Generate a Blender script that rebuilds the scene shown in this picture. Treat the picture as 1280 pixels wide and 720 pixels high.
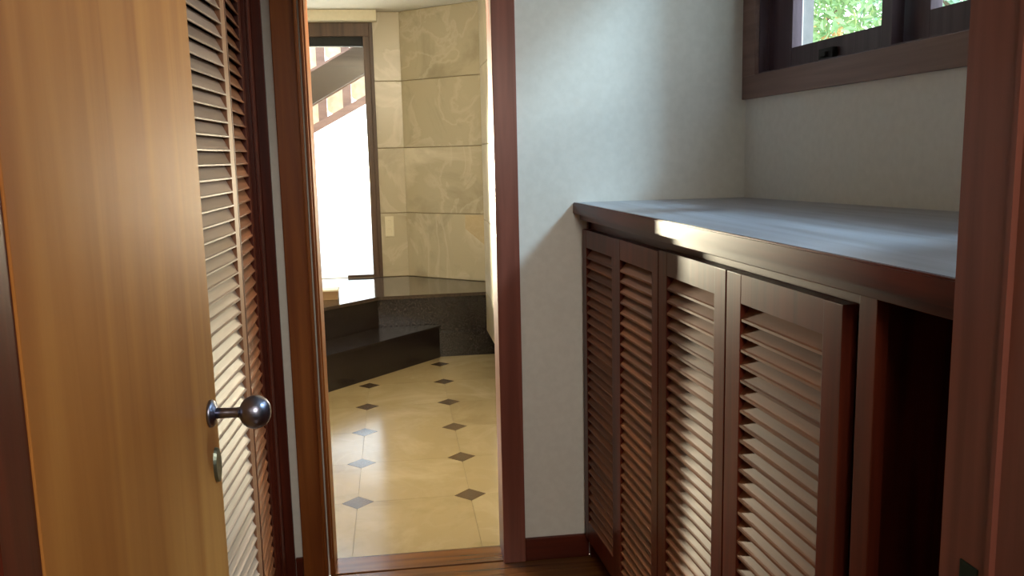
import bpy, bmesh, math, random
from mathutils import Vector, Matrix, Euler
random.seed(7)
for o in list(bpy.data.objects): bpy.data.objects.remove(o, do_unlink=True)
S = bpy.context.scene
COL = S.collection

# ---------------------------------------------------------------- camera
cam = bpy.data.cameras.new('camera'); camo = bpy.data.objects.new('camera', cam); COL.objects.link(camo)
R = ((0.9905754931, -0.0418531959, 0.1304166493), (-0.1352148017, -0.1469626069, 0.9798565964), (-0.0218437593, -0.9882561926, -0.1512367283))
M = Matrix(((R[0][0], -R[0][1], -R[0][2]), (R[1][0], -R[1][1], -R[1][2]), (R[2][0], -R[2][1], -R[2][2]))).to_4x4()
camo.matrix_world = Matrix.Translation((0, 0, 1.5)) @ M
cam.sensor_width = 36; cam.lens = 36 * 1087 / 1280; cam.clip_start = 0.05; cam.clip_end = 200
S.camera = camo

# ---------------------------------------------------------------- world, lights, exposure
W = bpy.data.worlds.new('sky'); S.world = W; W.use_nodes = True
nt = W.node_tree; nt.nodes.clear()
wo = nt.nodes.new('ShaderNodeOutputWorld'); bg = nt.nodes.new('ShaderNodeBackground')
tc = nt.nodes.new('ShaderNodeTexCoord'); sp = nt.nodes.new('ShaderNodeSeparateXYZ'); cr = nt.nodes.new('ShaderNodeValToRGB')
nt.links.new(tc.outputs['Generated'], sp.inputs[0]); nt.links.new(sp.outputs['Z'], cr.inputs[0])
cr.color_ramp.elements[0].position = 0.0; cr.color_ramp.elements[0].color = (0.95, 0.96, 0.95, 1)
cr.color_ramp.elements[1].position = 0.6; cr.color_ramp.elements[1].color = (0.60, 0.78, 1.0, 1)
nt.links.new(cr.outputs[0], bg.inputs[0]); bg.inputs[1].default_value = 4.6
nt.links.new(bg.outputs[0], wo.inputs[0])

def area(name, loc, target, sx, sy, power, color):
    l = bpy.data.lights.new(name, 'AREA'); l.shape = 'RECTANGLE'; l.size = sx; l.size_y = sy
    l.energy = power; l.color = color
    o = bpy.data.objects.new(name, l); COL.objects.link(o); o.location = loc
    o.rotation_euler = (Vector(target) - Vector(loc)).to_track_quat('-Z', 'Y').to_euler()
    return o
area('daylight_window_right', (3.75, 1.45, 4.6), (0.9, 2.45, 1.6), 0.6, 0.6, 300, (0.52, 0.78, 1.0))
area('daylight_window_low', (4.3, 1.5, 2.75), (-0.4, 2.3, 1.6), 0.8, 0.6, 100, (0.86, 0.94, 1.0))
area('daylight_window_bathroom', (-3.50, 13.5, 1.15), (0.62, 1.9, 1.0), 0.45, 0.4, 4000, (1.0, 0.86, 0.62))
pl = bpy.data.lights.new('bathroom_fill', 'POINT'); pl.energy = 95; pl.color = (1.0, 0.88, 0.68); pl.shadow_soft_size = 0.10
plo = bpy.data.objects.new('bathroom_fill', pl); COL.objects.link(plo); plo.location = (0.05, 3.42, 2.42)  # added fill light, unseen above the doorway; no fixture there
area('bedroom_fill', (0.35, -0.9, 2.35), (-0.1, 1.6, 1.3), 0.7, 0.7, 38, (1.0, 0.9, 0.78))  # fill added behind the camera, stands for no known lamp
S.view_settings.view_transform = 'Standard'; S.view_settings.look = 'None'
S.view_settings.exposure = 0.0; S.view_settings.gamma = 1.0; S.view_settings.use_curve_mapping = False

# ---------------------------------------------------------------- materials
MATS = {}
def mat(name, col, rough=0.6, metal=0.0, spec=0.5, coat=0.0, build=None, bump=None):
    m = bpy.data.materials.new(name); m.use_nodes = True; n = m.node_tree
    b = n.nodes['Principled BSDF']
    b.inputs['Base Color'].default_value = (*col, 1); b.inputs['Roughness'].default_value = rough
    b.inputs['Metallic'].default_value = metal; b.inputs['Specular IOR Level'].default_value = spec
    b.inputs['Coat Weight'].default_value = coat; b.inputs['Coat Roughness'].default_value = 0.12
    if build: build(n, b)
    MATS[name] = m
    return m
def nn(n, t, **k):
    x = n.nodes.new(t)
    for a, v in k.items(): setattr(x, a, v)
    return x
def ramp(n, src, stops):
    r = nn(n, 'ShaderNodeValToRGB'); n.links.new(src, r.inputs[0])
    e = r.color_ramp.elements
    while len(e) < len(stops): e.new(0.5)
    for el, (p, c) in zip(e, stops): el.position = p; el.color = (*c, 1)
    return r
def wood(name, dark, light, axis='z', rough=0.35, scale=1.0, coat=0.0, spec=0.3):
    def f(n, b):
        t = nn(n, 'ShaderNodeTexCoord'); mp = nn(n, 'ShaderNodeMapping'); oi = nn(n, 'ShaderNodeObjectInfo')
        s = {'x': (1.2, 26, 26), 'y': (26, 1.2, 26), 'z': (26, 26, 1.2)}[axis]
        mp.inputs['Scale'].default_value = [v * scale for v in s]
        vm = nn(n, 'ShaderNodeVectorMath', operation='SCALE'); cb = nn(n, 'ShaderNodeCombineXYZ')
        for i in range(3): n.links.new(oi.outputs['Random'], cb.inputs[i])
        vm.inputs[3].default_value = 37.0; n.links.new(cb.outputs[0], vm.inputs[0])
        n.links.new(vm.outputs[0], mp.inputs['Location'])
        n.links.new(t.outputs['Object'], mp.inputs['Vector'])
        no = nn(n, 'ShaderNodeTexNoise'); no.inputs['Scale'].default_value = 1.0; no.inputs['Detail'].default_value = 7; no.inputs['Distortion'].default_value = 0.6
        n.links.new(mp.outputs[0], no.inputs['Vector'])
        r = ramp(n, no.outputs['Fac'], [(0.3, dark), (0.72, light)])
        mx = nn(n, 'ShaderNodeHueSaturation'); ma = nn(n, 'ShaderNodeMapRange')
        ma.inputs['To Min'].default_value = 0.85; ma.inputs['To Max'].default_value = 1.15
        n.links.new(oi.outputs['Random'], ma.inputs[0]); n.links.new(ma.outputs[0], mx.inputs['Value'])
        n.links.new(r.outputs[0], mx.inputs['Color']); n.links.new(mx.outputs[0], b.inputs['Base Color'])
        bp = nn(n, 'ShaderNodeBump'); bp.inputs['Strength'].default_value = 0.08; bp.inputs['Distance'].default_value = 0.004
        n.links.new(no.outputs['Fac'], bp.inputs['Height']); n.links.new(bp.outputs[0], b.inputs['Normal'])
    return mat(name, light, rough, 0, spec, coat, f)
def marble(name, base, vein, pale, rough=0.25, scale=1.6, amt=1.0):
    def f(n, b):
        t = nn(n, 'ShaderNodeTexCoord'); oi = nn(n, 'ShaderNodeObjectInfo')
        cb = nn(n, 'ShaderNodeCombineXYZ'); vm = nn(n, 'ShaderNodeVectorMath', operation='SCALE'); ad = nn(n, 'ShaderNodeVectorMath', operation='ADD')
        for i in range(3): n.links.new(oi.outputs['Random'], cb.inputs[i])
        vm.inputs[3].default_value = 23.0; n.links.new(cb.outputs[0], vm.inputs[0])
        n.links.new(t.outputs['Object'], ad.inputs[0]); n.links.new(vm.outputs[0], ad.inputs[1])
        a = nn(n, 'ShaderNodeTexNoise'); a.inputs['Scale'].default_value = scale; a.inputs['Detail'].default_value = 8; a.inputs['Roughness'].default_value = 0.6; a.inputs['Distortion'].default_value = 1.2
        n.links.new(ad.outputs[0], a.inputs['Vector'])
        r = ramp(n, a.outputs['Fac'], [(0.34, vein), (0.47, base), (0.56, base), (0.70, pale)])
        c = nn(n, 'ShaderNodeTexNoise'); c.inputs['Scale'].default_value = scale * 1.3; c.inputs['Detail'].default_value = 5; c.inputs['Distortion'].default_value = 2.2
        n.links.new(ad.outputs[0], c.inputs['Vector'])
        v = ramp(n, c.outputs['Fac'], [(0.44, (0, 0, 0)), (0.5, (1, 1, 1)), (0.53, (0, 0, 0))])
        mx = nn(n, 'ShaderNodeMix', data_type='RGBA'); mu = nn(n, 'ShaderNodeMath', operation='MULTIPLY'); mu.inputs[1].default_value = 0.35 * amt
        n.links.new(v.outputs[0], mu.inputs[0]); n.links.new(mu.outputs[0], mx.inputs['Factor'])
        n.links.new(r.outputs[0], mx.inputs[6]); mx.inputs[7].default_value = (*pale, 1)
        n.links.new(mx.outputs[2], b.inputs['Base Color'])
    return mat(name, base, rough, 0, 0.5, 0, f)
def speckle(name, a_, b_, scale, rough, strength=0.1, spec=0.5, coat=0.0):
    def f(n, b):
        t = nn(n, 'ShaderNodeTexCoord'); no = nn(n, 'ShaderNodeTexNoise'); no.inputs['Scale'].default_value = scale; no.inputs['Detail'].default_value = 4
        n.links.new(t.outputs['Object'], no.inputs['Vector'])
        r = ramp(n, no.outputs['Fac'], [(0.35, a_), (0.65, b_)]); n.links.new(r.outputs[0], b.inputs['Base Color'])
        bp = nn(n, 'ShaderNodeBump'); bp.inputs['Strength'].default_value = strength; bp.inputs['Distance'].default_value = 0.003
        n.links.new(no.outputs['Fac'], bp.inputs['Height']); n.links.new(bp.outputs[0], b.inputs['Normal'])
    return mat(name, a_, rough, 0, spec, coat, f)

mahog = wood('mahogany', (0.050, 0.009, 0.0045), (0.120, 0.020, 0.008), 'z', 0.36, spec=0.22)
mahog_x = wood('mahogany_cross', (0.050, 0.009, 0.0045), (0.120, 0.020, 0.008), 'x', 0.36, spec=0.22)
mahog_y = wood('mahogany_run', (0.050, 0.009, 0.0045), (0.120, 0.020, 0.008), 'y', 0.36, spec=0.22)
trim_m = wood('mahogany_trim', (0.14, 0.038, 0.024), (0.25, 0.078, 0.050), 'z', 0.34, spec=0.5)
casing_m = wood('warm_casing', (0.15, 0.036, 0.007), (0.26, 0.078, 0.014), 'z', 0.38)
slat_c = wood('cabinet_slat', (0.10, 0.030, 0.011), (0.20, 0.070, 0.026), 'x', 0.5, spec=0.25)
slat_l = wood('closet_slat_sheen', (0.27, 0.18, 0.125), (0.42, 0.30, 0.225), 'x', 0.34)  # window's sheen on the brown slats painted in as beige
stile_l = wood('closet_frame', (0.20, 0.085, 0.042), (0.32, 0.15, 0.08), 'z', 0.38)
doorw = wood('light_door', (0.30, 0.108, 0.024), (0.44, 0.195, 0.048), 'z', 0.40, 0.55, 0.0, 0.18)
winw = wood('window_frame_wood_sheen', (0.06, 0.038, 0.048), (0.12, 0.08, 0.095), 'x', 0.4)  # bluish sky sheen mixed into this wood colour and the next
winz = wood('window_stile_wood_sheen', (0.06, 0.038, 0.048), (0.12, 0.08, 0.095), 'z', 0.4)
winc = wood('window_casing_wood', (0.15, 0.085, 0.068), (0.24, 0.15, 0.125), 'x', 0.45)
ctop = wood('countertop_wood', (0.085, 0.050, 0.036), (0.16, 0.095, 0.066), 'x', 0.22, 0.8, 0.25)
floorw = wood('floor_wood', (0.07, 0.024, 0.007), (0.15, 0.058, 0.015), 'x', 0.22, 1.0, 0.3)
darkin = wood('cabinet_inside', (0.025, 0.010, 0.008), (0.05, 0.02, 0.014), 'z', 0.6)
paint = speckle('white_paint', (0.69, 0.68, 0.62), (0.73, 0.72, 0.66), 40, 0.75, 0.06)
ceilp = speckle('ceiling_paint', (0.80, 0.78, 0.72), (0.83, 0.81, 0.75), 30, 0.8, 0.04)
wmarb = marble('wall_marble', (0.44, 0.38, 0.265), (0.32, 0.27, 0.18), (0.63, 0.57, 0.45), 0.3, 1.05)
fmarb = marble('floor_marble', (0.285, 0.22, 0.12), (0.235, 0.18, 0.093), (0.35, 0.285, 0.175), 0.16, 1.2, 0.5)
peach = marble('peach_veined', (0.46, 0.36, 0.215), (0.44, 0.31, 0.17), (0.54, 0.44, 0.29), 0.3, 4)
diam = speckle('dark_marble', (0.050, 0.030, 0.016), (0.085, 0.052, 0.028), 60, 0.15, 0.02)
grout = speckle('grout', (0.30, 0.23, 0.13), (0.34, 0.26, 0.15), 120, 0.8)
gran = speckle('dark_granite', (0.009, 0.006, 0.006), (0.022, 0.015, 0.013), 90, 0.22, 0.03)
grant = speckle('polished_granite', (0.030, 0.020, 0.015), (0.055, 0.038, 0.027), 70, 0.10, 0.0, 0.6)
cream = speckle('cream_plaster', (0.74, 0.68, 0.52), (0.78, 0.72, 0.56), 40, 0.7)
metal = mat('gunmetal', (0.26, 0.27, 0.36), 0.30, 1.0)
metal2 = mat('aged_brass', (0.22, 0.26, 0.22), 0.35, 1.0)
strike = mat('tarnished_plate', (0.035, 0.060, 0.050), 0.45, 1.0)
black = mat('black_gap', (0.008, 0.008, 0.009), 0.7)
greyp = speckle('grey_outer_plaster', (0.20, 0.19, 0.18), (0.24, 0.22, 0.21), 30, 0.8)
switchm = mat('cream_plastic', (0.68, 0.62, 0.46), 0.4)
beamw = wood('roof_beam_wood', (0.065, 0.042, 0.028), (0.10, 0.068, 0.045), 'x', 0.7)
pinkw = wood('eave_wood', (0.20, 0.115, 0.09), (0.30, 0.18, 0.145), 'x', 0.7)
tilem = speckle('roof_tile_underside', (0.70, 0.62, 0.42), (0.80, 0.74, 0.56), 18, 0.8)
ground_m = speckle('pale_terrace', (0.62, 0.60, 0.55), (0.72, 0.70, 0.66), 3, 0.9)
leafm = speckle('leaf_green', (0.14, 0.28, 0.08), (0.36, 0.50, 0.20), 2.5, 0.6)
leafb = speckle('leaf_bluegreen', (0.22, 0.38, 0.24), (0.36, 0.52, 0.36), 2.5, 0.6)
flowm = speckle('orange_flower', (0.75, 0.36, 0.12), (0.85, 0.55, 0.25), 3, 0.7)
bark = wood('bark', (0.10, 0.06, 0.035), (0.2, 0.13, 0.08), 'z', 0.9)
boxm = wood('tray_wood', (0.22, 0.13, 0.06), (0.30, 0.19, 0.10), 'x', 0.5)
glass = bpy.data.materials.new('window_glass'); glass.use_nodes = True
n = glass.node_tree; n.nodes.clear()
go = nn(n, 'ShaderNodeOutputMaterial'); gm = nn(n, 'ShaderNodeMixShader'); gt = nn(n, 'ShaderNodeBsdfTransparent'); gg = nn(n, 'ShaderNodeBsdfGlossy'); lw = nn(n, 'ShaderNodeLayerWeight'); pw = nn(n, 'ShaderNodeMath', operation='POWER'); fr = nn(n, 'ShaderNodeMath', operation='MULTIPLY_ADD'); pw.inputs[1].default_value = 5.0; fr.inputs[1].default_value = 0.9; fr.inputs[2].default_value = 0.03
gt.inputs[0].default_value = (0.95, 0.97, 0.96, 1); gg.inputs['Roughness'].default_value = 0.0
n.links.new(lw.outputs['Facing'], pw.inputs[0]); n.links.new(pw.outputs[0], fr.inputs[0]); n.links.new(fr.outputs[0], gm.inputs[0]); n.links.new(gt.outputs[0], gm.inputs[1]); n.links.new(gg.outputs[0], gm.inputs[2]); n.links.new(gm.outputs[0], go.inputs[0])

# ---------------------------------------------------------------- helpers
def box(bm, x0, y0, z0, x1, y1, z1, bev=0.0):
    x0, x1 = min(x0, x1), max(x0, x1); y0, y1 = min(y0, y1), max(y0, y1); z0, z1 = min(z0, z1), max(z0, z1)
    v = [bm.verts.new(p) for p in ((x0, y0, z0), (x1, y0, z0), (x1, y1, z0), (x0, y1, z0), (x0, y0, z1), (x1, y0, z1), (x1, y1, z1), (x0, y1, z1))]
    fs = [bm.faces.new([v[i] for i in q]) for q in ((3, 2, 1, 0), (4, 5, 6, 7), (0, 1, 5, 4), (1, 2, 6, 5), (2, 3, 7, 6), (3, 0, 4, 7))]
    if bev > 0:
        ed = list({e for f in fs for e in f.edges})
        bmesh.ops.bevel(bm, geom=ed, offset=bev, segments=2, affect='EDGES', profile=0.6)
def prism(bm, pts, z0, z1, flip=None):
    """extrude a polygon of (x,y) from z0 to z1; flip maps (x,y,z)->world local"""
    fn = flip or (lambda x, y, z: (x, y, z))
    a = [bm.verts.new(fn(x, y, z0)) for x, y in pts]; b = [bm.verts.new(fn(x, y, z1)) for x, y in pts]
    k = len(pts)
    bm.faces.new(a[::-1]); bm.faces.new(b)
    for i in range(k): bm.faces.new((a[i], a[(i + 1) % k], b[(i + 1) % k], b[i]))
    bmesh.ops.recalc_face_normals(bm, faces=bm.faces)
def lathe(bm, prof, seg=28, axis='z', off=(0, 0, 0)):
    rings = []
    def P(r, h, a):
        c, s_ = r * math.cos(a), r * math.sin(a)
        p = {'z': (c, s_, h), 'y': (c, -h, s_), 'x': (h, c, s_)}[axis]
        return (p[0] + off[0], p[1] + off[1], p[2] + off[2])
    for r, h in prof:
        rings.append([bm.verts.new(P(max(r, 1e-5), h, 2 * math.pi * i / seg)) for i in range(seg)])
    for a, b in zip(rings, rings[1:]):
        for i in range(seg): bm.faces.new((a[i], a[(i + 1) % seg], b[(i + 1) % seg], b[i]))
    bm.faces.new(rings[0][::-1]); bm.faces.new(rings[-1])
    bmesh.ops.recalc_face_normals(bm, faces=bm.faces)
def mesh(name, bm, m, smooth=False):
    me = bpy.data.meshes.new(name); bm.to_mesh(me); bm.free(); me.materials.append(m)
    if smooth:
        for p in me.polygons: p.use_smooth = True
    return me
def obj(name, bm, m, parent=None, smooth=False, loc=None, label=None):
    me = bm if isinstance(bm, bpy.types.Mesh) else mesh(name, bm, m, smooth)
    o = bpy.data.objects.new(name, me); COL.objects.link(o)
    if parent: o.parent = parent
    if loc: o.location = loc
    if label: o['label'] = label
    return o
def bx(name, b, m, parent=None, bev=0.0, label=None):
    bm = bmesh.new(); box(bm, *b, bev); return obj(name, bm, m, parent, label=label)
def tag(o, label, cat, group=None, kind=None):
    o['label'] = label; o['category'] = cat
    if group: o['group'] = group
    if kind: o['kind'] = kind
    return o
def thing(name, label, cat, loc=(0, 0, 0), rz=0.0, group=None, kind=None):
    o = bpy.data.objects.new(name, None); COL.objects.link(o); o.location = loc; o.rotation_euler = (0, 0, rz)
    o.empty_display_size = 0.1
    return tag(o, label, cat, group, kind)
def struct(name, bm, m, label, cat='wall'):
    return tag(obj(name, bm, m), label, cat, kind='structure')

# ---------------------------------------------------------------- shell of the passage
YF, YB, RTH = 3.04, 3.17, math.atan2(-1, 0.042)
SK = math.hypot(1, 0.042); DX, DY = 0.042 / SK, -1 / SK
H = 2.78
# floor with planks
bm = bmesh.new(); box(bm, -2.4, -2.6, -0.06, 2.6, 3.04, -0.012)
fl = struct('floor', bm, darkin, 'dark wooden plank floor of the dressing passage', 'floor')
bm = bmesh.new(); box(bm, -1.1, -0.0485, -0.010, 2.6, 0.0485, 0.0, 0.0015)
pme = mesh('plank', bm, floorw)
y = 3.04 - 0.05
while y > -0.6:
    p = obj('plank', pme, None, fl, loc=(random.uniform(-0.05, 0.05) - 0.1, y, 0)); y -= 0.1
# ceiling
bm = bmesh.new(); box(bm, -2.4, -2.6, H, 2.6, 0.975, H + 0.1); box(bm, -2.4, 0.975, H, 1.43, 3.17, H + 0.1)
struct('ceiling', bm, ceilp, 'plain white plaster ceiling over the passage', 'ceiling')
# far wall with opening
OL, OR_, OT = -0.285, 0.365, 2.10
bm = bmesh.new()
box(bm, -1.3, YF, 0, OL, YB, H); box(bm, OR_, YF, 0, 1.40, YB, H); box(bm, OL, YF, OT + 0.015, OR_, YB, H)
box(bm, -2.0, YF + 0.004, 0, -1.3, YB, 2.8)
struct('wall_far', bm, paint, 'white painted wall beside the bathroom doorway')
# right wall (slightly out of square), with window hole
def SR(s, n, z): return (1.265 + DX * s - DY * n, 3.04 + DY * s + DX * n, z)
def boxR(bm, s0, n0, z0, s1, n1, z1, bev=0.0): box(bm, s0, -n0, z0, s1, -n1, z1, bev)
WS0, WS1, WZ0, WZ1 = 0.10, 1.75, 1.756, 2.60
# local frame: +x = along the wall towards the camera, -y = into the room, +y... n positive = outwards
rw = thing('wall_right', 'white painted wall with the window above the cabinet', 'wall', (1.265, 3.04, 0), RTH, kind='structure')
bm = bmesh.new()
box(bm, -0.15, 0, 0, 2.25, 0.16, WZ0); box(bm, -0.15, 0, WZ1, 2.25, 0.16, H); box(bm, -0.15, 0, WZ0, WS0, 0.16, WZ1); box(bm, WS1, 0, WZ0, 2.25, 0.16, WZ1)
obj('plaster', bm, paint, rw)
# left wall behind the closet
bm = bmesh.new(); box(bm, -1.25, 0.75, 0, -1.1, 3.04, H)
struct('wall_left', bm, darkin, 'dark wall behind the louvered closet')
# near wall around the entrance
bm = bmesh.new(); box(bm, -2.4, 0.76, 0, -0.445, 0.975, H); box(bm, 0.725, 0.76, 0, 2.6, 0.975, H); box(bm, -0.445, 0.76, 2.135, 0.725, 0.975, H)
struct('wall_near', bm, paint, 'white wall around the entrance door in the foreground')
bm = bmesh.new(); box(bm, -2.5, -2.6, 0, -2.4, 0.975, H); box(bm, 2.6, -2.6, 0, 2.7, 1.0, H); box(bm, -2.5, -2.7, 0, 2.7, -2.6, H)
struct('wall_back', bm, paint, 'walls of the room behind the viewer')
# baseboard
bm = bmesh.new(); box(bm, 0.432, YF - 0.016, 0, 0.674, YF, 0.086, 0.004)
struct('baseboard_far', bm, mahog_x, 'dark red wood baseboard under the white wall', 'baseboard')
bm = bmesh.new(); box(bm, -0.403, YF - 0.012, 0, -0.379, YF, 0.08)
struct('baseboard_left', bm, mahog_x, 'short dark baseboard beside the closet', 'baseboard')

# doorway to the bathroom
d1 = thing('door_1', 'red-brown wooden frame of the bathroom doorway', 'door frame', (0, YF, 0), kind='structure')
bx('casing', (0.350, -0.020, 0, 0.432, 0, OT + 0.08), trim_m, d1, 0.003)
bm = bmesh.new(); box(bm, -0.377, -0.020, 0, -0.300, 0, OT + 0.08, 0.003)
obj('casing', bm, casing_m, d1, label='warm orange-brown casing')
bx('casing', (-0.377, -0.020, OT + 0.005, 0.432, -0.0005, OT + 0.085), mahog_x, d1, 0.003)
bx('bead', (-0.302, -0.026, 0.0, -0.290, 0.0, OT), casing_m, d1, 0.003)
bx('bead', (-0.284, -0.018, 0.07, -0.274, 0.0, OT), casing_m, d1, 0.003)
bx('jamb', (-0.285, 0.0, 0, -0.268, 0.13, OT), casing_m, d1, 0.001)
bx('jamb', (0.352, 0.0, 0, 0.366, 0.135, OT), trim_m, d1, 0.001)
bx('jamb', (-0.27, 0.0, OT - 0.005, 0.352, 0.13, OT + 0.014), mahog_x, d1, 0.001)
bx('threshold', (-0.285, 0.0, -0.01, 0.352, 0.128, 0.004), floorw, d1, 0.002)

# entrance frame, door leaf, knob
d2 = thing('door_2', 'light brown wooden entrance door standing open at left', 'door', (0, 0, 0), kind='structure')
def jamb(sign, x):
    # moulded lining: steps across the depth of the wall
    bm = bmesh.new(); s = sign
    pts = [(x, 0.99), (x, 0.905), (x - s * 0.004, 0.900), (x - s * 0.004, 0.892), (x, 0.887), (x, 0.835), (x - s * 0.004, 0.830), (x - s * 0.004, 0.822), (x, 0.817), (x - s * 0.0, 0.74), (x + s * 0.034, 0.74), (x + s * 0.034, 0.99)]
    prism(bm, pts, 0, 2.13); return bm
jr = obj('jamb', jamb(1, 0.690), trim_m, d2)
obj('jamb', jamb(-1, -0.412), mahog, d2)
bx('jamb', (-0.412, 0.74, 2.10, 0.690, 0.99, 2.132), mahog_x, d2, 0.002)
bm = bmesh.new(); box(bm, 0.688, 0.915, 0.80, 0.6905, 0.948, 0.985, 0.0006)
sp_ = obj('strike_plate', bm, strike, jr, label='dark greenish metal strike plate')
leaf_a = math.atan2(0.65, 0.055)
leaf = bpy.data.objects.new('leaf', None)
bm = bmesh.new(); box(bm, 0, 0, 0.008, 0.683, 0.035, 2.095, 0.002)
leaf = obj('leaf', bm, doorw, d2, label='light brown wooden door leaf'); leaf.location = (-0.4095, 0.992, 0); leaf.rotation_euler = (0, 0, leaf_a)
KS, KZ = 0.640, 1.036
bm = bmesh.new(); lathe(bm, [(0.026, 0.0), (0.026, 0.004), (0.023, 0.008), (0.014, 0.010), (0.013, 0.012)], 32, 'y', (KS, 0, KZ))
obj('rosette', bm, metal, leaf, True)
bm = bmesh.new()
prof = [(0.0105, 0.010), (0.0095, 0.03), (0.0095, 0.050), (0.011, 0.056)]
for i in range(1, 15):
    a = math.pi * i / 15 - 0.0
    prof.append((0.0315 * math.sin(a) ** 0.92, 0.083 - 0.029 * math.cos(a)))
prof = [p for p in prof if True]; prof = prof[:4] + [p for p in prof[4:] if p[1] > 0.0565]
lathe(bm, prof, 40, 'y', (KS, 0, KZ)); obj('knob', bm, metal, leaf, True, label='round dark metal door knob')
bm = bmesh.new()
def oval(bm, cx, cz, w, h, y0, y1, seg=28):
    a = []; b = []
    for i in range(seg):
        t = 2 * math.pi * i / seg; a.append(bm.verts.new((cx + w * math.cos(t), y0, cz + h * math.sin(t)))); b.append(bm.verts.new((cx + w * 0.93 * math.cos(t), y1, cz + h * 0.96 * math.sin(t))))
    bm.faces.new(a); bm.faces.new(b[::-1])
    for i in range(seg): bm.faces.new((a[i], b[i], b[(i + 1) % seg], a[(i + 1) % seg]))
    bmesh.ops.recalc_face_normals(bm, faces=bm.faces)
oval(bm, 0.652, 0.932, 0.018, 0.034, 0.0, -0.006); es = obj('escutcheon', bm, metal2, leaf, label='greenish oval keyhole plate')
for zz in (0.35, 1.75):
    bm = bmesh.new(); lathe(bm, [(0.006, -0.045), (0.007, -0.04), (0.007, 0.04), (0.006, 0.045)], 12, 'z', (-0.002, -0.004, zz)); obj('hinge', bm, metal2, leaf, True)

# ---------------------------------------------------------------- louvered panels
def louver_frame(w, z0, z1, st_l, st_r, rail_t, rail_b, th=0.026, mid=None):
    bm = bmesh.new()
    box(bm, 0.001, 0, z0, st_l, th, z1, 0.0018); box(bm, w - st_r, 0, z0, w - 0.001, th, z1, 0.0018)
    box(bm, st_l, 0.0006, z1 - rail_t, w - st_r, th - 0.0006, z1, 0.0); box(bm, st_l, 0.0006, z0, w - st_r, th - 0.0006, z0 + rail_b, 0.0)
    if mid: box(bm, st_l, 0.0006, mid, w - st_r, th - 0.0006, mid + 0.07)
    return bm
def slat_mesh(L, th, rise, name='slat', m=None, t=0.0045, y0=-0.004, y1=None):
    # board tilted: outer (front, y<0 side) edge low, inner edge high; grain along x
    bm = bmesh.new(); y1 = th + 0.001 if y1 is None else y1
    h = rise / 2
    pts = [(y0, -h - t), (y0, -h + 0.001), (y0 + 0.003, -h + 0.0035), (y1, h + 0.002), (y1, h - t + 0.001), (y0 + 0.004, -h - t)]
    prism(bm, pts, 0, L, flip=lambda a, b, c: (c, a, b))
    return mesh(name, bm, m)

# cabinet ------------------------------------------------------------------
CB = (0.657, 3.03, 0.0)
cab = thing('louvered_cabinet', 'dark mahogany cabinet with four louvered doors along the right wall', 'cabinet', CB, RTH)
# local: x along the front towards camera, +y into the cabinet (outwards +X)
bx('side_panel', (0.0, 0.02, 0.0, 0.02, 0.60, 1.288), mahog, cab)
bx('side_panel', (1.735, 0.045, 0.0, 1.755, 0.60, 1.288), mahog, cab)
bx('side_panel', (2.02, 0.0, 0.0, 2.038, 0.60, 1.288), mahog, cab)
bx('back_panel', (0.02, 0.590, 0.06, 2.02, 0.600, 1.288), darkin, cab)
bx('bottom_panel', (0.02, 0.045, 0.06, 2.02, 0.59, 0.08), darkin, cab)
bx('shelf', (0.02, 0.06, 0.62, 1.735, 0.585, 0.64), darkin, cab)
bx('plinth', (0.0, 0.05, 0.0, 2.02, 0.065, 0.06), mahog_x, cab)
bx('top_rail', (0.02, 0.030, 1.225, 1.735, 0.045, 1.288), mahog_x, cab)
bx('moulding', (0.0, -0.006, 1.268, 2.02, 0.012, 1.2885), mahog_x, cab, 0.002)
bx('stile', (1.735, 0.008, 0.06, 1.785, 0.030, 1.288), mahog, cab, 0.002)
dw = [(0.01, 0.385, 1.235, 0.05, 0.04), (0.402, 0.400, 1.238, 0.055, 0.050), (0.806, 0.430, 1.243, 0.062, 0.062), (1.240, 0.462, 1.243, 0.072, 0.062)]
for i, (s0, w, zt, sl, sr) in enumerate(dw):
    rz, yo = 0.0, 0.0
    if i == 0: rz = math.radians(0.8)
    zb = 0.085
    fr_ = obj('door', louver_frame(w, zb, zt, sl, sr, 0.062, 0.075, 0.028), mahog, cab, loc=(s0, yo, 0)); fr_.rotation_euler = (0, 0, rz)
    L = w - sl - sr + 0.006
    sm = slat_mesh(L, 0.024, 0.031, 'slat', slat_c, y0=0.0015, y1=0.027)
    z = zb + 0.075 + 0.016; k = 0; top = zt - 0.062 - 0.018
    ns = int(round((top - z) / 0.0325)); stp = (top - z) / ns
    for k in range(ns + 1): obj('slat', sm, None, fr_, loc=(sl - 0.003, 0, z + k * stp))

# countertop ----------------------------------------------------------------
def ctf(bm):
    # outline in world xy, with a slightly rising back near the entrance
    f0, f1 = (0.629, 3.038), (0.714, 1.0); b0, b1 = (1.262, 3.038), (1.345, 1.0)
    zt = 1.329
    def col(p, q, zq):   # front profile from top down, then the back
        return None
    prof = [(0.0, zt - 0.040), (0.0, zt - 0.006), (0.006, zt)]
    n = 8; rows = []
    for i in range(n + 1):
        t = i / n
        fx, fy = f0[0] + (f1[0] - f0[0]) * t, f0[1] + (f1[1] - f0[1]) * t
        bx_, by_ = b0[0] + (b1[0] - b0[0]) * t, b0[1] + (b1[1] - b0[1]) * t
        zb = zt + 0.030 * t
        pts = [(fx + 0.010, fy, zt - 0.040), (fx + 0.010, fy, zt), (bx_, by_, zb), (bx_, by_, zt - 0.040)]
        rows.append([bm.verts.new(p) for p in pts])
    k = len(rows[0])
    for a, b in zip(rows, rows[1:]):
        for j in range(k): bm.faces.new((a[j], a[(j + 1) % k], b[(j + 1) % k], b[j]))
    bm.faces.new(rows[0]); bm.faces.new(rows[-1][::-1]); bmesh.ops.recalc_face_normals(bm, faces=bm.faces)
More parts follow.
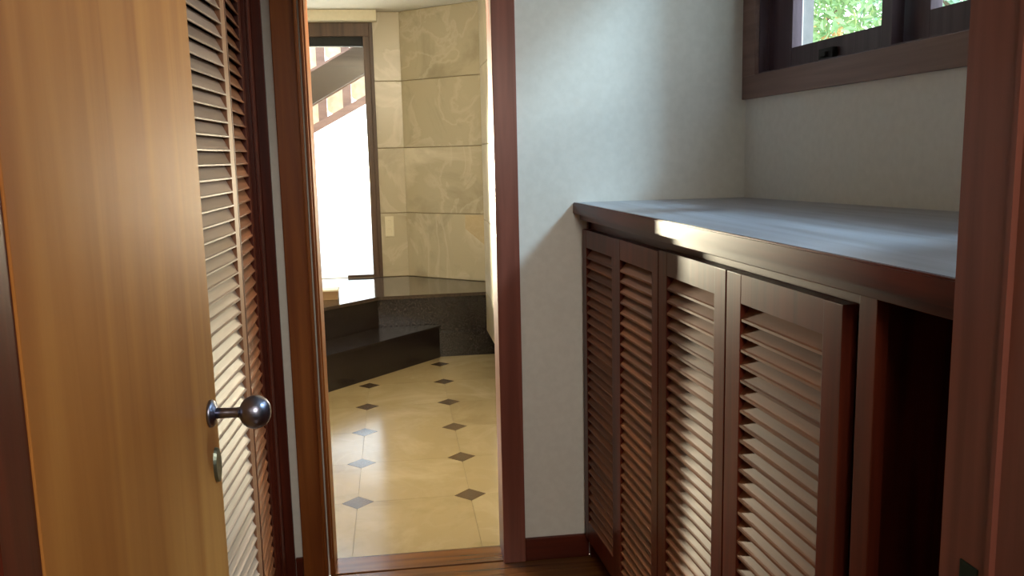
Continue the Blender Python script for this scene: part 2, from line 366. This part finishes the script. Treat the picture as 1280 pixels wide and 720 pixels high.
ct = thing('countertop', 'polished dark wood countertop lying on the louvered cabinet', 'countertop', (0.629, 3.038, 1.289))
bm = bmesh.new(); ctf(bm); bmesh.ops.translate(bm, verts=bm.verts, vec=(-0.629, -3.038, -1.289))
ctop2 = wood('countertop_sheen_grain', (0.24, 0.225, 0.24), (0.38, 0.385, 0.43), 'y', 0.34, 1.0, 0.1, 0.6)  # blue-grey sky sheen on brown wood put into the base colour
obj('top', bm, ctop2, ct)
bm = bmesh.new(); prism(bm, [(0, 0), (0.0095, 0), (0.0095 + 0.0856, -2.036), (0.0856, -2.036)], 0.0, 0.0395)
bmesh.ops.bevel(bm, geom=[e for e in bm.edges if abs(e.verts[0].co.y - e.verts[1].co.y) > 1], offset=0.003, segments=2, affect='EDGES')
obj('front_edge', bm, mahog_y, ct, label='red-brown wooden front edge')

# closet -------------------------------------------------------------------
CX = -0.45
clo = thing('louvered_closet', 'built-in closet with bifold louvered doors along the left wall', 'closet', (CX, 1.0, 0))
bx('frame_stile', (-0.03, 1.905, 0.0, 0.012, 2.036, 2.45), mahog, clo, 0.002)
bx('frame_stile', (0.012, 2.020, 0.0, 0.045, 2.036, 2.45), mahog, clo, 0.002)
bx('frame_stile', (0.012, 1.905, 0.0, 0.020, 1.955, 2.20), mahog, clo, 0.002)
bx('frame_stile', (-0.03, -0.008, 0.0, 0.008, 0.075, 2.45), mahog, clo, 0.002)
bx('frame_header', (-0.03, 0.075, 2.24, 0.010, 1.905, 2.45), mahog_y, clo, 0.002)
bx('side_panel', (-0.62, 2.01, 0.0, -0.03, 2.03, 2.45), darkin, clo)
bx('track', (-0.03, 0.075, 0.0, 0.005, 1.905, 0.02), mahog_y, clo)
P = [(-0.452, 1.080), (-0.452, 1.545), (-0.462, 2.005), (-0.437, 2.548), (-0.449, 2.895)]
for i in range(4):
    a, b = P[i], P[i + 1]
    w = math.hypot(b[0] - a[0], b[1] - a[1]) - 0.002; ang = math.atan2(b[1] - a[1], b[0] - a[0])
    stl, strr = 0.05, (0.050 if i == 2 else 0.045)
    if i == 3: stl, strr = 0.022, 0.06
    d = obj('door', louver_frame(w, 0.03, 2.22, stl, strr, 0.09, 0.11, 0.026), stile_l if i < 3 else mahog, clo, loc=(a[0] - CX, a[1] - 1.0, 0)); d.rotation_euler = (0, 0, ang)  # last leaf, turned from the window: shade painted with darker frame and slats
    sm = slat_mesh(w - stl - strr + 0.006, 0.026, 0.036, 'slat', slat_l if i < 3 else slat_c, t=0.0032, y0=0.0, y1=0.020)
    z0, z1 = 0.16, 2.11; ns = 53
    for k in range(ns): obj('slat', sm, None, d, loc=(stl - 0.003, 0, z0 + (z1 - z0) * k / (ns - 1)))

# ---------------------------------------------------------------- window over the counter
w1 = thing('window_1', 'dark wooden sliding window above the countertop', 'window', (1.265, 3.04, 0), RTH, kind='structure')
ZT = 2.60
bx('casing', (0.0, -0.016, 1.677, 1.86, 0.0, WZ0), winc, w1, 0.002)
bx('casing', (0.0, -0.0165, WZ0, 0.100, 0.0, ZT + 0.08), winc, w1, 0.002)
bx('casing', (1.76, -0.0165, WZ0, 1.86, 0.0, ZT + 0.08), winc, w1, 0.002)
bx('casing', (0.0, -0.016, ZT, 1.86, 0.0, ZT + 0.08), winc, w1, 0.002)
bm = bmesh.new()
box(bm, 0.085, -0.002, WZ0, 0.104, 0.15, ZT); box(bm, 1.745, -0.002, WZ0, 1.765, 0.15, ZT); box(bm, 0.10, -0.001, WZ0 - 0.004, 1.75, 0.17, WZ0 + 0.006); box(bm, 0.10, -0.001, ZT - 0.012, 1.75, 0.15, ZT + 0.002)
box(bm, 0.104, 0.028, WZ0, 0.116, 0.045, ZT)
obj('frame', bm, winz, w1)
def sash(s0, s1, n0, n1, z0, z1, sl, sr, rb, rt=0.06):
    bm = bmesh.new()
    box(bm, s0, n0, z0, s0 + sl, n1, z1, 0.002); box(bm, s1 - sr, n0, z0, s1, n1, z1, 0.002)
    box(bm, s0 + sl, n0 + 0.001, z0, s1 - sr, n1 - 0.001, z0 + rb); box(bm, s0 + sl, n0 + 0.001, z1 - rt, s1 - sr, n1 - 0.001, z1)
    o = obj('sash', bm, winz, w1)
    bm = bmesh.new(); nm = (n0 + n1) / 2; box(bm, s0 + sl - 0.004, nm - 0.0015, z0 + rb - 0.004, s1 - sr + 0.004, nm + 0.0015, z1 - rt + 0.004)
    obj('pane', bm, glass, o)
    return o
sa = sash(0.115, 0.790, 0.046, 0.082, 1.765, 2.586, 0.125, 0.050, 0.064)
sb = sash(0.745, 1.745, 0.094, 0.130, 1.765, 2.586, 0.135, 0.06, 0.083)
bm = bmesh.new(); box(bm, 0.44, 0.030, 1.764, 0.52, 0.047, 1.800, 0.003); box(bm, 0.465, 0.020, 1.774, 0.495, 0.034, 1.79, 0.003); obj('latch', bm, black, sa)
# pale outer post of the window recess
bx('outer_reveal', (-0.02, 0.165, 1.60, 0.07, 0.215, 2.6), greyp, w1, label='pale outer post')

# ---------------------------------------------------------------- bathroom
BZ = 2.70
bm = bmesh.new(); box(bm, -2.0, YB, -0.06, 1.38, 7.7, -0.008)
bf = struct('floor_bathroom', bm, grout, 'cream marble bathroom floor with small dark diamond insets', 'floor')
gx = [-1.7 + 0.0, -1.205, -0.710, -0.213, 0.284, 0.78, 1.275]; gx[0] = -1.70
gy = [3.205 - 0.5 * 0 + 0.5 * k for k in range(-1, 9)]
D = 0.070; J = 0.0007
def tile_bm(x0, x1, y0, y1, cut=D):
    bm = bmesh.new(); c = cut + J * 1.4
    x0 += J; x1 -= J; y0 += J; y1 -= J
    prism(bm, [(x0 + c, y0), (x1 - c, y0), (x1, y0 + c), (x1, y1 - c), (x1 - c, y1), (x0 + c, y1), (x0, y1 - c), (x0, y0 + c)], -0.0075, 0.0)
    return bm
TW, TH_ = 0.497, 0.502
tm = mesh('tile', tile_bm(0, TW, 0, TH_), fmarb)
X0, Y0 = -0.213 - 3 * TW, 3.207
bmd = bmesh.new(); prism(bmd, [(-D, 0), (0, -D), (D, 0), (0, D)], -0.0075, 0.0002); dm = mesh('inset', bmd, diam)
for i in range(6):
    x = X0 + i * TW
    if x > 1.2: continue
    bm = bmesh.new(); c = D + J
    prism(bm, [(J, YB - Y0), (TW - J, YB - Y0), (TW - J, TH_ - c), (TW - c, TH_ - J), (c, TH_ - J), (J, TH_ - c)], -0.0075, 0.0)
    obj('tile', bm, fmarb, bf, loc=(x, Y0, 0))
    for j in range(1, 8):
        obj('tile', tm, None, bf, loc=(x, Y0 + j * TH_, 0))
    for j in range(1, 8):
        if -1.8 < x < 1.4: obj('diamond_inset', dm, None, bf, loc=(x, Y0 + j * TH_, 0))
bm = bmesh.new(); box(bm, -2.0, YB, BZ, 1.38, 7.7, BZ + 0.1); struct('ceiling_bathroom', bm, ceilp, 'white ceiling of the bathroom', 'ceiling')
bm = bmesh.new(); box(bm, -1.95, YB, 0, -1.8, 7.7, BZ); struct('wall_bathroom_left', bm, cream, 'pale left wall of the bathroom')

# back wall A (with the window) and oblique wall B
wa = thing('wall_bathroom_back', 'beige marble clad wall around the bathroom window', 'wall', (0, 7.55, 0), kind='structure')
bm = bmesh.new(); box(bm, -1.95, 0.014, 0, -1.40, 0.16, BZ); box(bm, -0.125, 0.014, 0, 0.30, 0.16, BZ); box(bm, -1.40, 0.014, 0, -0.125, 0.16, 0.46); box(bm, -1.40, 0.014, 2.61, -0.125, 0.16, BZ)
obj('backing', bm, grout, wa)
ZR = [0.481, 1.030, 1.580, 2.135, 2.70]
CXA = 0.104
for k in range(4):
    bx('tile', (-0.122, 0, ZR[k] + 0.003, CXA, 0.014, ZR[k + 1] - 0.003), wmarb, wa, 0.0015)
    bx('tile', (-1.80, 0, ZR[k] + 0.003, -1.403, 0.014, ZR[k + 1] - 0.003), wmarb, wa, 0.0015)
AB = math.atan2(6.98 - 7.51, 0.755 - 0.150)
wb_ = thing('wall_bathroom_oblique', 'beige veined marble slab wall set at an angle', 'wall', (CXA, 7.55, 0), AB, kind='structure')
bm = bmesh.new(); box(bm, -0.05, 0.014, 0, 1.5, 0.12, BZ); obj('backing', bm, grout, wb_)
for k in range(4):
    bx('tile', (0.001, 0, ZR[k] + 0.003, 0.955, 0.014, ZR[k + 1] - 0.003), wmarb, wb_, 0.0015)
    bx('tile', (0.958, 0, ZR[k] + 0.003, 1.45, 0.014, ZR[k + 1] - 0.003), wmarb, wb_, 0.0015)
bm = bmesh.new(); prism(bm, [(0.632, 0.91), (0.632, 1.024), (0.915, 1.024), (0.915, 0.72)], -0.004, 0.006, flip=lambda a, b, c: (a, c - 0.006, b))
obj('patch', bm, peach, wb_, label='peach coloured triangular inlay at the tile joint')  # peach coloured patch, slightly raised on the slab
# switch plate
sw = thing('switch_plate', 'cream switch plate on the marble wall beside the bathroom window', 'switch', (-0.045, 7.548, 0.915))
bm = bmesh.new(); box(bm, -0.038, -0.009, -0.088, 0.038, 0, 0.088, 0.004); obj('plate', bm, switchm, sw)
for zz in (-0.035, 0.035):
    bm = bmesh.new(); box(bm, -0.014, -0.014, zz - 0.02, 0.014, -0.008, zz + 0.02, 0.003); obj('rocker', bm, switchm, sw)
# right partition
wp = thing('wall_bathroom_right', 'marble clad partition along the right side of the bathroom', 'wall', (0.66, 3.17, 0), kind='structure')
bx('backing', (0.012, 0.0, 0.19, 0.14, 3.285, BZ), grout, wp)
zr = [0.185, 0.481, 1.03, 1.58, 2.135, 2.70]
for k in range(5):
    for j in range(4):
        bx('tile', (0, j * 0.825 + 0.002, zr[k] + 0.002, 0.012, (j + 1) * 0.825 - 0.002, zr[k + 1] - 0.002), wmarb, wp, 0.001)
bx('plinth', (0.075, 0.0, 0, 0.14, 3.285, 0.188), gran, wp)
bx('tile', (0.29, 0.0, 0.0, 0.33, 4.45, BZ), wmarb, wp)
# deck and step
dk = thing('bath_deck', 'dark granite bath deck with a lower step in front of it', 'bath surround', (0, 6.0, 0))
def wp_(pts): return [(x, y - 6.0) for x, y in pts]
top = [(-1.795, 4.9), (-1.56, 4.93), (-0.515, 6.065), (-0.142, 6.455), (0.672, 6.475), (0.672, 6.49), (0.93, 6.49), (0.93, 6.80), (0.755, 6.975), (0.15, 7.505), (0.10, 7.545), (-1.795, 7.545)]
bm = bmesh.new(); prism(bm, wp_(top), 0.455, 0.480); obj('top', bm, grant, dk)
rs = [(-1.79, 4.93), (-1.57, 4.96), (-0.515, 6.090), (-0.150, 6.480), (0.668, 6.500), (0.93, 6.500), (0.93, 6.78), (0.10, 7.53), (-1.79, 7.53)]
bm = bmesh.new(); prism(bm, wp_(rs), 0.0, 0.455); obj('riser', bm, gran, dk)
st = [(-1.78, 4.12), (-0.466, 5.611), (0.300, 6.440), (0.300, 6.495), (-0.13, 6.478), (-0.49, 6.09), (-1.78, 4.73)]
bm = bmesh.new(); prism(bm, wp_(st), 0.0, 0.228); obj('step', bm, gran, dk)
st2 = [(-1.78, 4.10), (-0.466, 5.596), (0.312, 6.435), (0.312, 6.470), (-0.13, 6.470), (-0.49, 6.085), (-1.78, 4.73)]
bm = bmesh.new(); prism(bm, wp_(st2), 0.228, 0.246); obj('step_tread', bm, gran, dk)
bm = bmesh.new(); prism(bm, wp_([(0.30, 6.455), (0.74, 6.462), (0.74, 6.52), (0.30, 6.52)]), 0.0, 0.182); obj('plinth', bm, gran, dk)
# tray on the deck
tb = thing('soap_tray', 'small brown wooden box standing on the dark bath deck', 'box', (-0.50, 6.40, 0.48))
bm = bmesh.new(); box(bm, -0.16, 0, 0, 0.065, 0.14, 0.062, 0.004); obj('box', bm, boxm, tb)
bm = bmesh.new(); box(bm, -0.165, -0.005, 0.062, 0.07, 0.145, 0.074, 0.004); obj('lid', bm, cream, tb)
# bathroom window
w2 = thing('window_2', 'tall bathroom window over the bath deck', 'window', (0, 7.55, 0), kind='structure')
bz = wood('bath_window_wood', (0.055, 0.030, 0.018), (0.11, 0.065, 0.042), 'z', 0.4)
bx('casing', (-0.148, -0.012, 0.481, -0.118, 0.05, 2.61), bz, w2, 0.003)
bx('frame_stile', (-0.20, 0.0, 0.481, -0.148, 0.10, 2.56), bz, w2, 0.003)
bx('frame_stile', (-1.45, 0.0, 0.481, -1.395, 0.10, 2.61), bz, w2, 0.003)
bx('frame_head', (-1.45, -0.004, 2.50, -0.148, 0.10, 2.61), bz, w2, 0.003)
bx('blind_slot', (-1.395, 0.03, 2.425, -0.20, 0.10, 2.50), black, w2)
bx('bottom_rail', (-0.42, 0.015, 0.481, -0.20, 0.07, 0.502), bz, w2, 0.001)
bx('sill', (-1.40, 0.02, 0.46, -0.14, 0.15, 0.484), cream, w2)
bx('pane', (-1.395, 0.045, 0.484, -0.198, 0.049, 2.43), glass, w2)
pel = bx('trim_1', (-1.79, 7.44, 2.612, -0.080, 7.549, 2.698), cream, None, 0.004)
tag(pel, 'cream plaster pelmet above the bathroom window', 'pelmet', kind='structure')

# ---------------------------------------------------------------- outside
bm = bmesh.new(); box(bm, -30, 7.72, -0.4, 30, 45, -0.3); box(bm, 1.8, -30, -0.4, 30, 7.72, -0.3)
struct('ground', bm, ground_m, 'pale ground outside the windows', 'ground')
# sloping roof of the veranda beyond the bathroom window
rf = thing('roof_beam', 'heavy brown sloping beam beyond the bathroom window', 'beam', (-0.225, 8.35, 2.274))
def slope_box(x0, x1, zb, ht, y0, y1, sl):
    bm = bmesh.new(); f = lambda a, b, c: (a, c, b)
    prism(bm, [(x0, zb + sl * x0), (x1, zb + sl * x1), (x1, zb + ht + sl * x1), (x0, zb + ht + sl * x0)], y0, y1, flip=f); return bm
obj('beam', slope_box(-0.95, 1.2, 0.0, 0.285, 0.0, 0.10, 0.56), beamw, rf)
obj('fillet', slope_box(-0.95, 1.2, -0.012, 0.012, 0.10, 0.14, 0.56), pinkw, rf)
def eave(zlow, y, label):
    t = thing('roof_eave', label, 'roof', (-0.252, y, zlow), group='tiled eaves beyond the bathroom window')
    sl = 0.53
    obj('fascia', slope_box(-1.0, 1.4, 0.0, 0.085, 0.0, 0.05, sl), pinkw, t)
    bm = bmesh.new()
    prism(bm, [(-0.042, -0.02), (0.042, 0.02), (0.042, 0.32), (-0.042, 0.28)], 0.03, 0.10, flip=lambda a, b, c: (a, c, b)); rm = mesh('batten', bm, pinkw)
    bm = bmesh.new(); A = []; B = []
    for k in range(9):
        a = math.pi * k / 8; A.append((0.082 * math.cos(a), -0.05 * math.sin(a)))
    pts = A + [(-0.082, 0.24), (0.082, 0.30)]
    prism(bm, pts, 0.10, 0.16, flip=lambda a, b, c: (a, c, b)); tm_ = mesh('tile', bm, tilem)
    for k in range(-4, 5):
        x = k * 0.25 + 0.07
        obj('batten', rm, None, t, loc=(x, 0, 0.085 + sl * x))
        obj('tile', tm_, None, t, loc=(x + 0.125, 0.02, 0.125 + sl * (x + 0.125)))
    return t
eave(2.045, 9.2, 'pink-brown eave with cream tiles seen below the heavy beam')
eave(2.60, 9.25, 'upper tiled eave seen above the heavy beam')

# trees beyond the counter window
def leaves(bm, c, rad, n, size):
    for _ in range(n):
        while True:
            v = Vector((random.uniform(-1, 1), random.uniform(-1, 1), random.uniform(-1, 1)))
            if 0.15 < v.length < 1: break
        p = Vector(c) + Vector((v.x * rad[0], v.y * rad[1], v.z * rad[2]))
        e = Euler((random.uniform(-1.2, 1.2), random.uniform(-1.2, 1.2), random.uniform(0, 6.28))).to_matrix()
        L = size * random.uniform(0.7, 1.3); w = L * 0.42
        q = [bm.verts.new(p + e @ Vector(t)) for t in ((-L / 2, 0, 0), (0, -w / 2, 0.12 * L), (L / 2, 0, 0), (0, w / 2, 0.12 * L))]
        bm.faces.new(q)
def tree(x, y, zc, r, label, nl, size, m, flowers=0, group=None):
    t = thing('tree', label, 'tree', (x, y, -0.3), group='trees beyond the counter window')
    bm = bmesh.new(); h = zc + 0.3
    lathe(bm, [(0.10, 0), (0.07, h * 0.5), (0.045, h), (0.015, h + r * 0.7)], 10); obj('trunk', bm, bark, t, True)
    bm = bmesh.new()
    for k in range(7):
        a = k * 2.4; dx, dy, dz = math.cos(a), math.sin(a), 0.5 + 0.3 * math.sin(k * 1.7)
        p0 = Vector((0, 0, h * 0.75 + 0.05 * k)); p1 = p0 + Vector((dx, dy, dz)).normalized() * r * 0.85
        d = (p1 - p0).normalized(); u = d.orthogonal().normalized(); v = d.cross(u)
        r0 = [bm.verts.new(p0 + (u * math.cos(b) + v * math.sin(b)) * 0.03) for b in (0, 2.09, 4.19)]
        r1 = [bm.verts.new(p1 + (u * math.cos(b) + v * math.sin(b)) * 0.008) for b in (0, 2.09, 4.19)]
        for i in range(3): bm.faces.new((r0[i], r0[(i + 1) % 3], r1[(i + 1) % 3], r1[i]))
    obj('branches', bm, bark, t)
    bm = bmesh.new()
    leaves(bm, (0, 0, h), (r, r, r * 0.8), nl, size)
    o = obj('foliage', bm, m, t); o['kind'] = 'stuff'
    if flowers:
        bm = bmesh.new()
        for _ in range(9):
            c = Vector((random.uniform(-.8, .8), random.uniform(-.8, .8), random.uniform(-.6, .6))) * r
            leaves(bm, c + Vector((0, 0, h)), (0.13, 0.13, 0.13), flowers, size * 0.7)
        o = obj('blossom', bm, flowm, t); o['kind'] = 'stuff'
tree(2.75, 5.75, 2.15, 0.85, 'leafy green tree with orange blossoms outside the counter window', 2200, 0.085, leafm, 60)
tree(4.6, 6.4, 2.9, 1.0, 'bluish green tree farther out to the right beyond the counter window', 2400, 0.11, leafb)
tree(3.9, 8.6, 3.0, 1.3, 'bright green tree standing behind the blossoming one', 2600, 0.13, leafm)
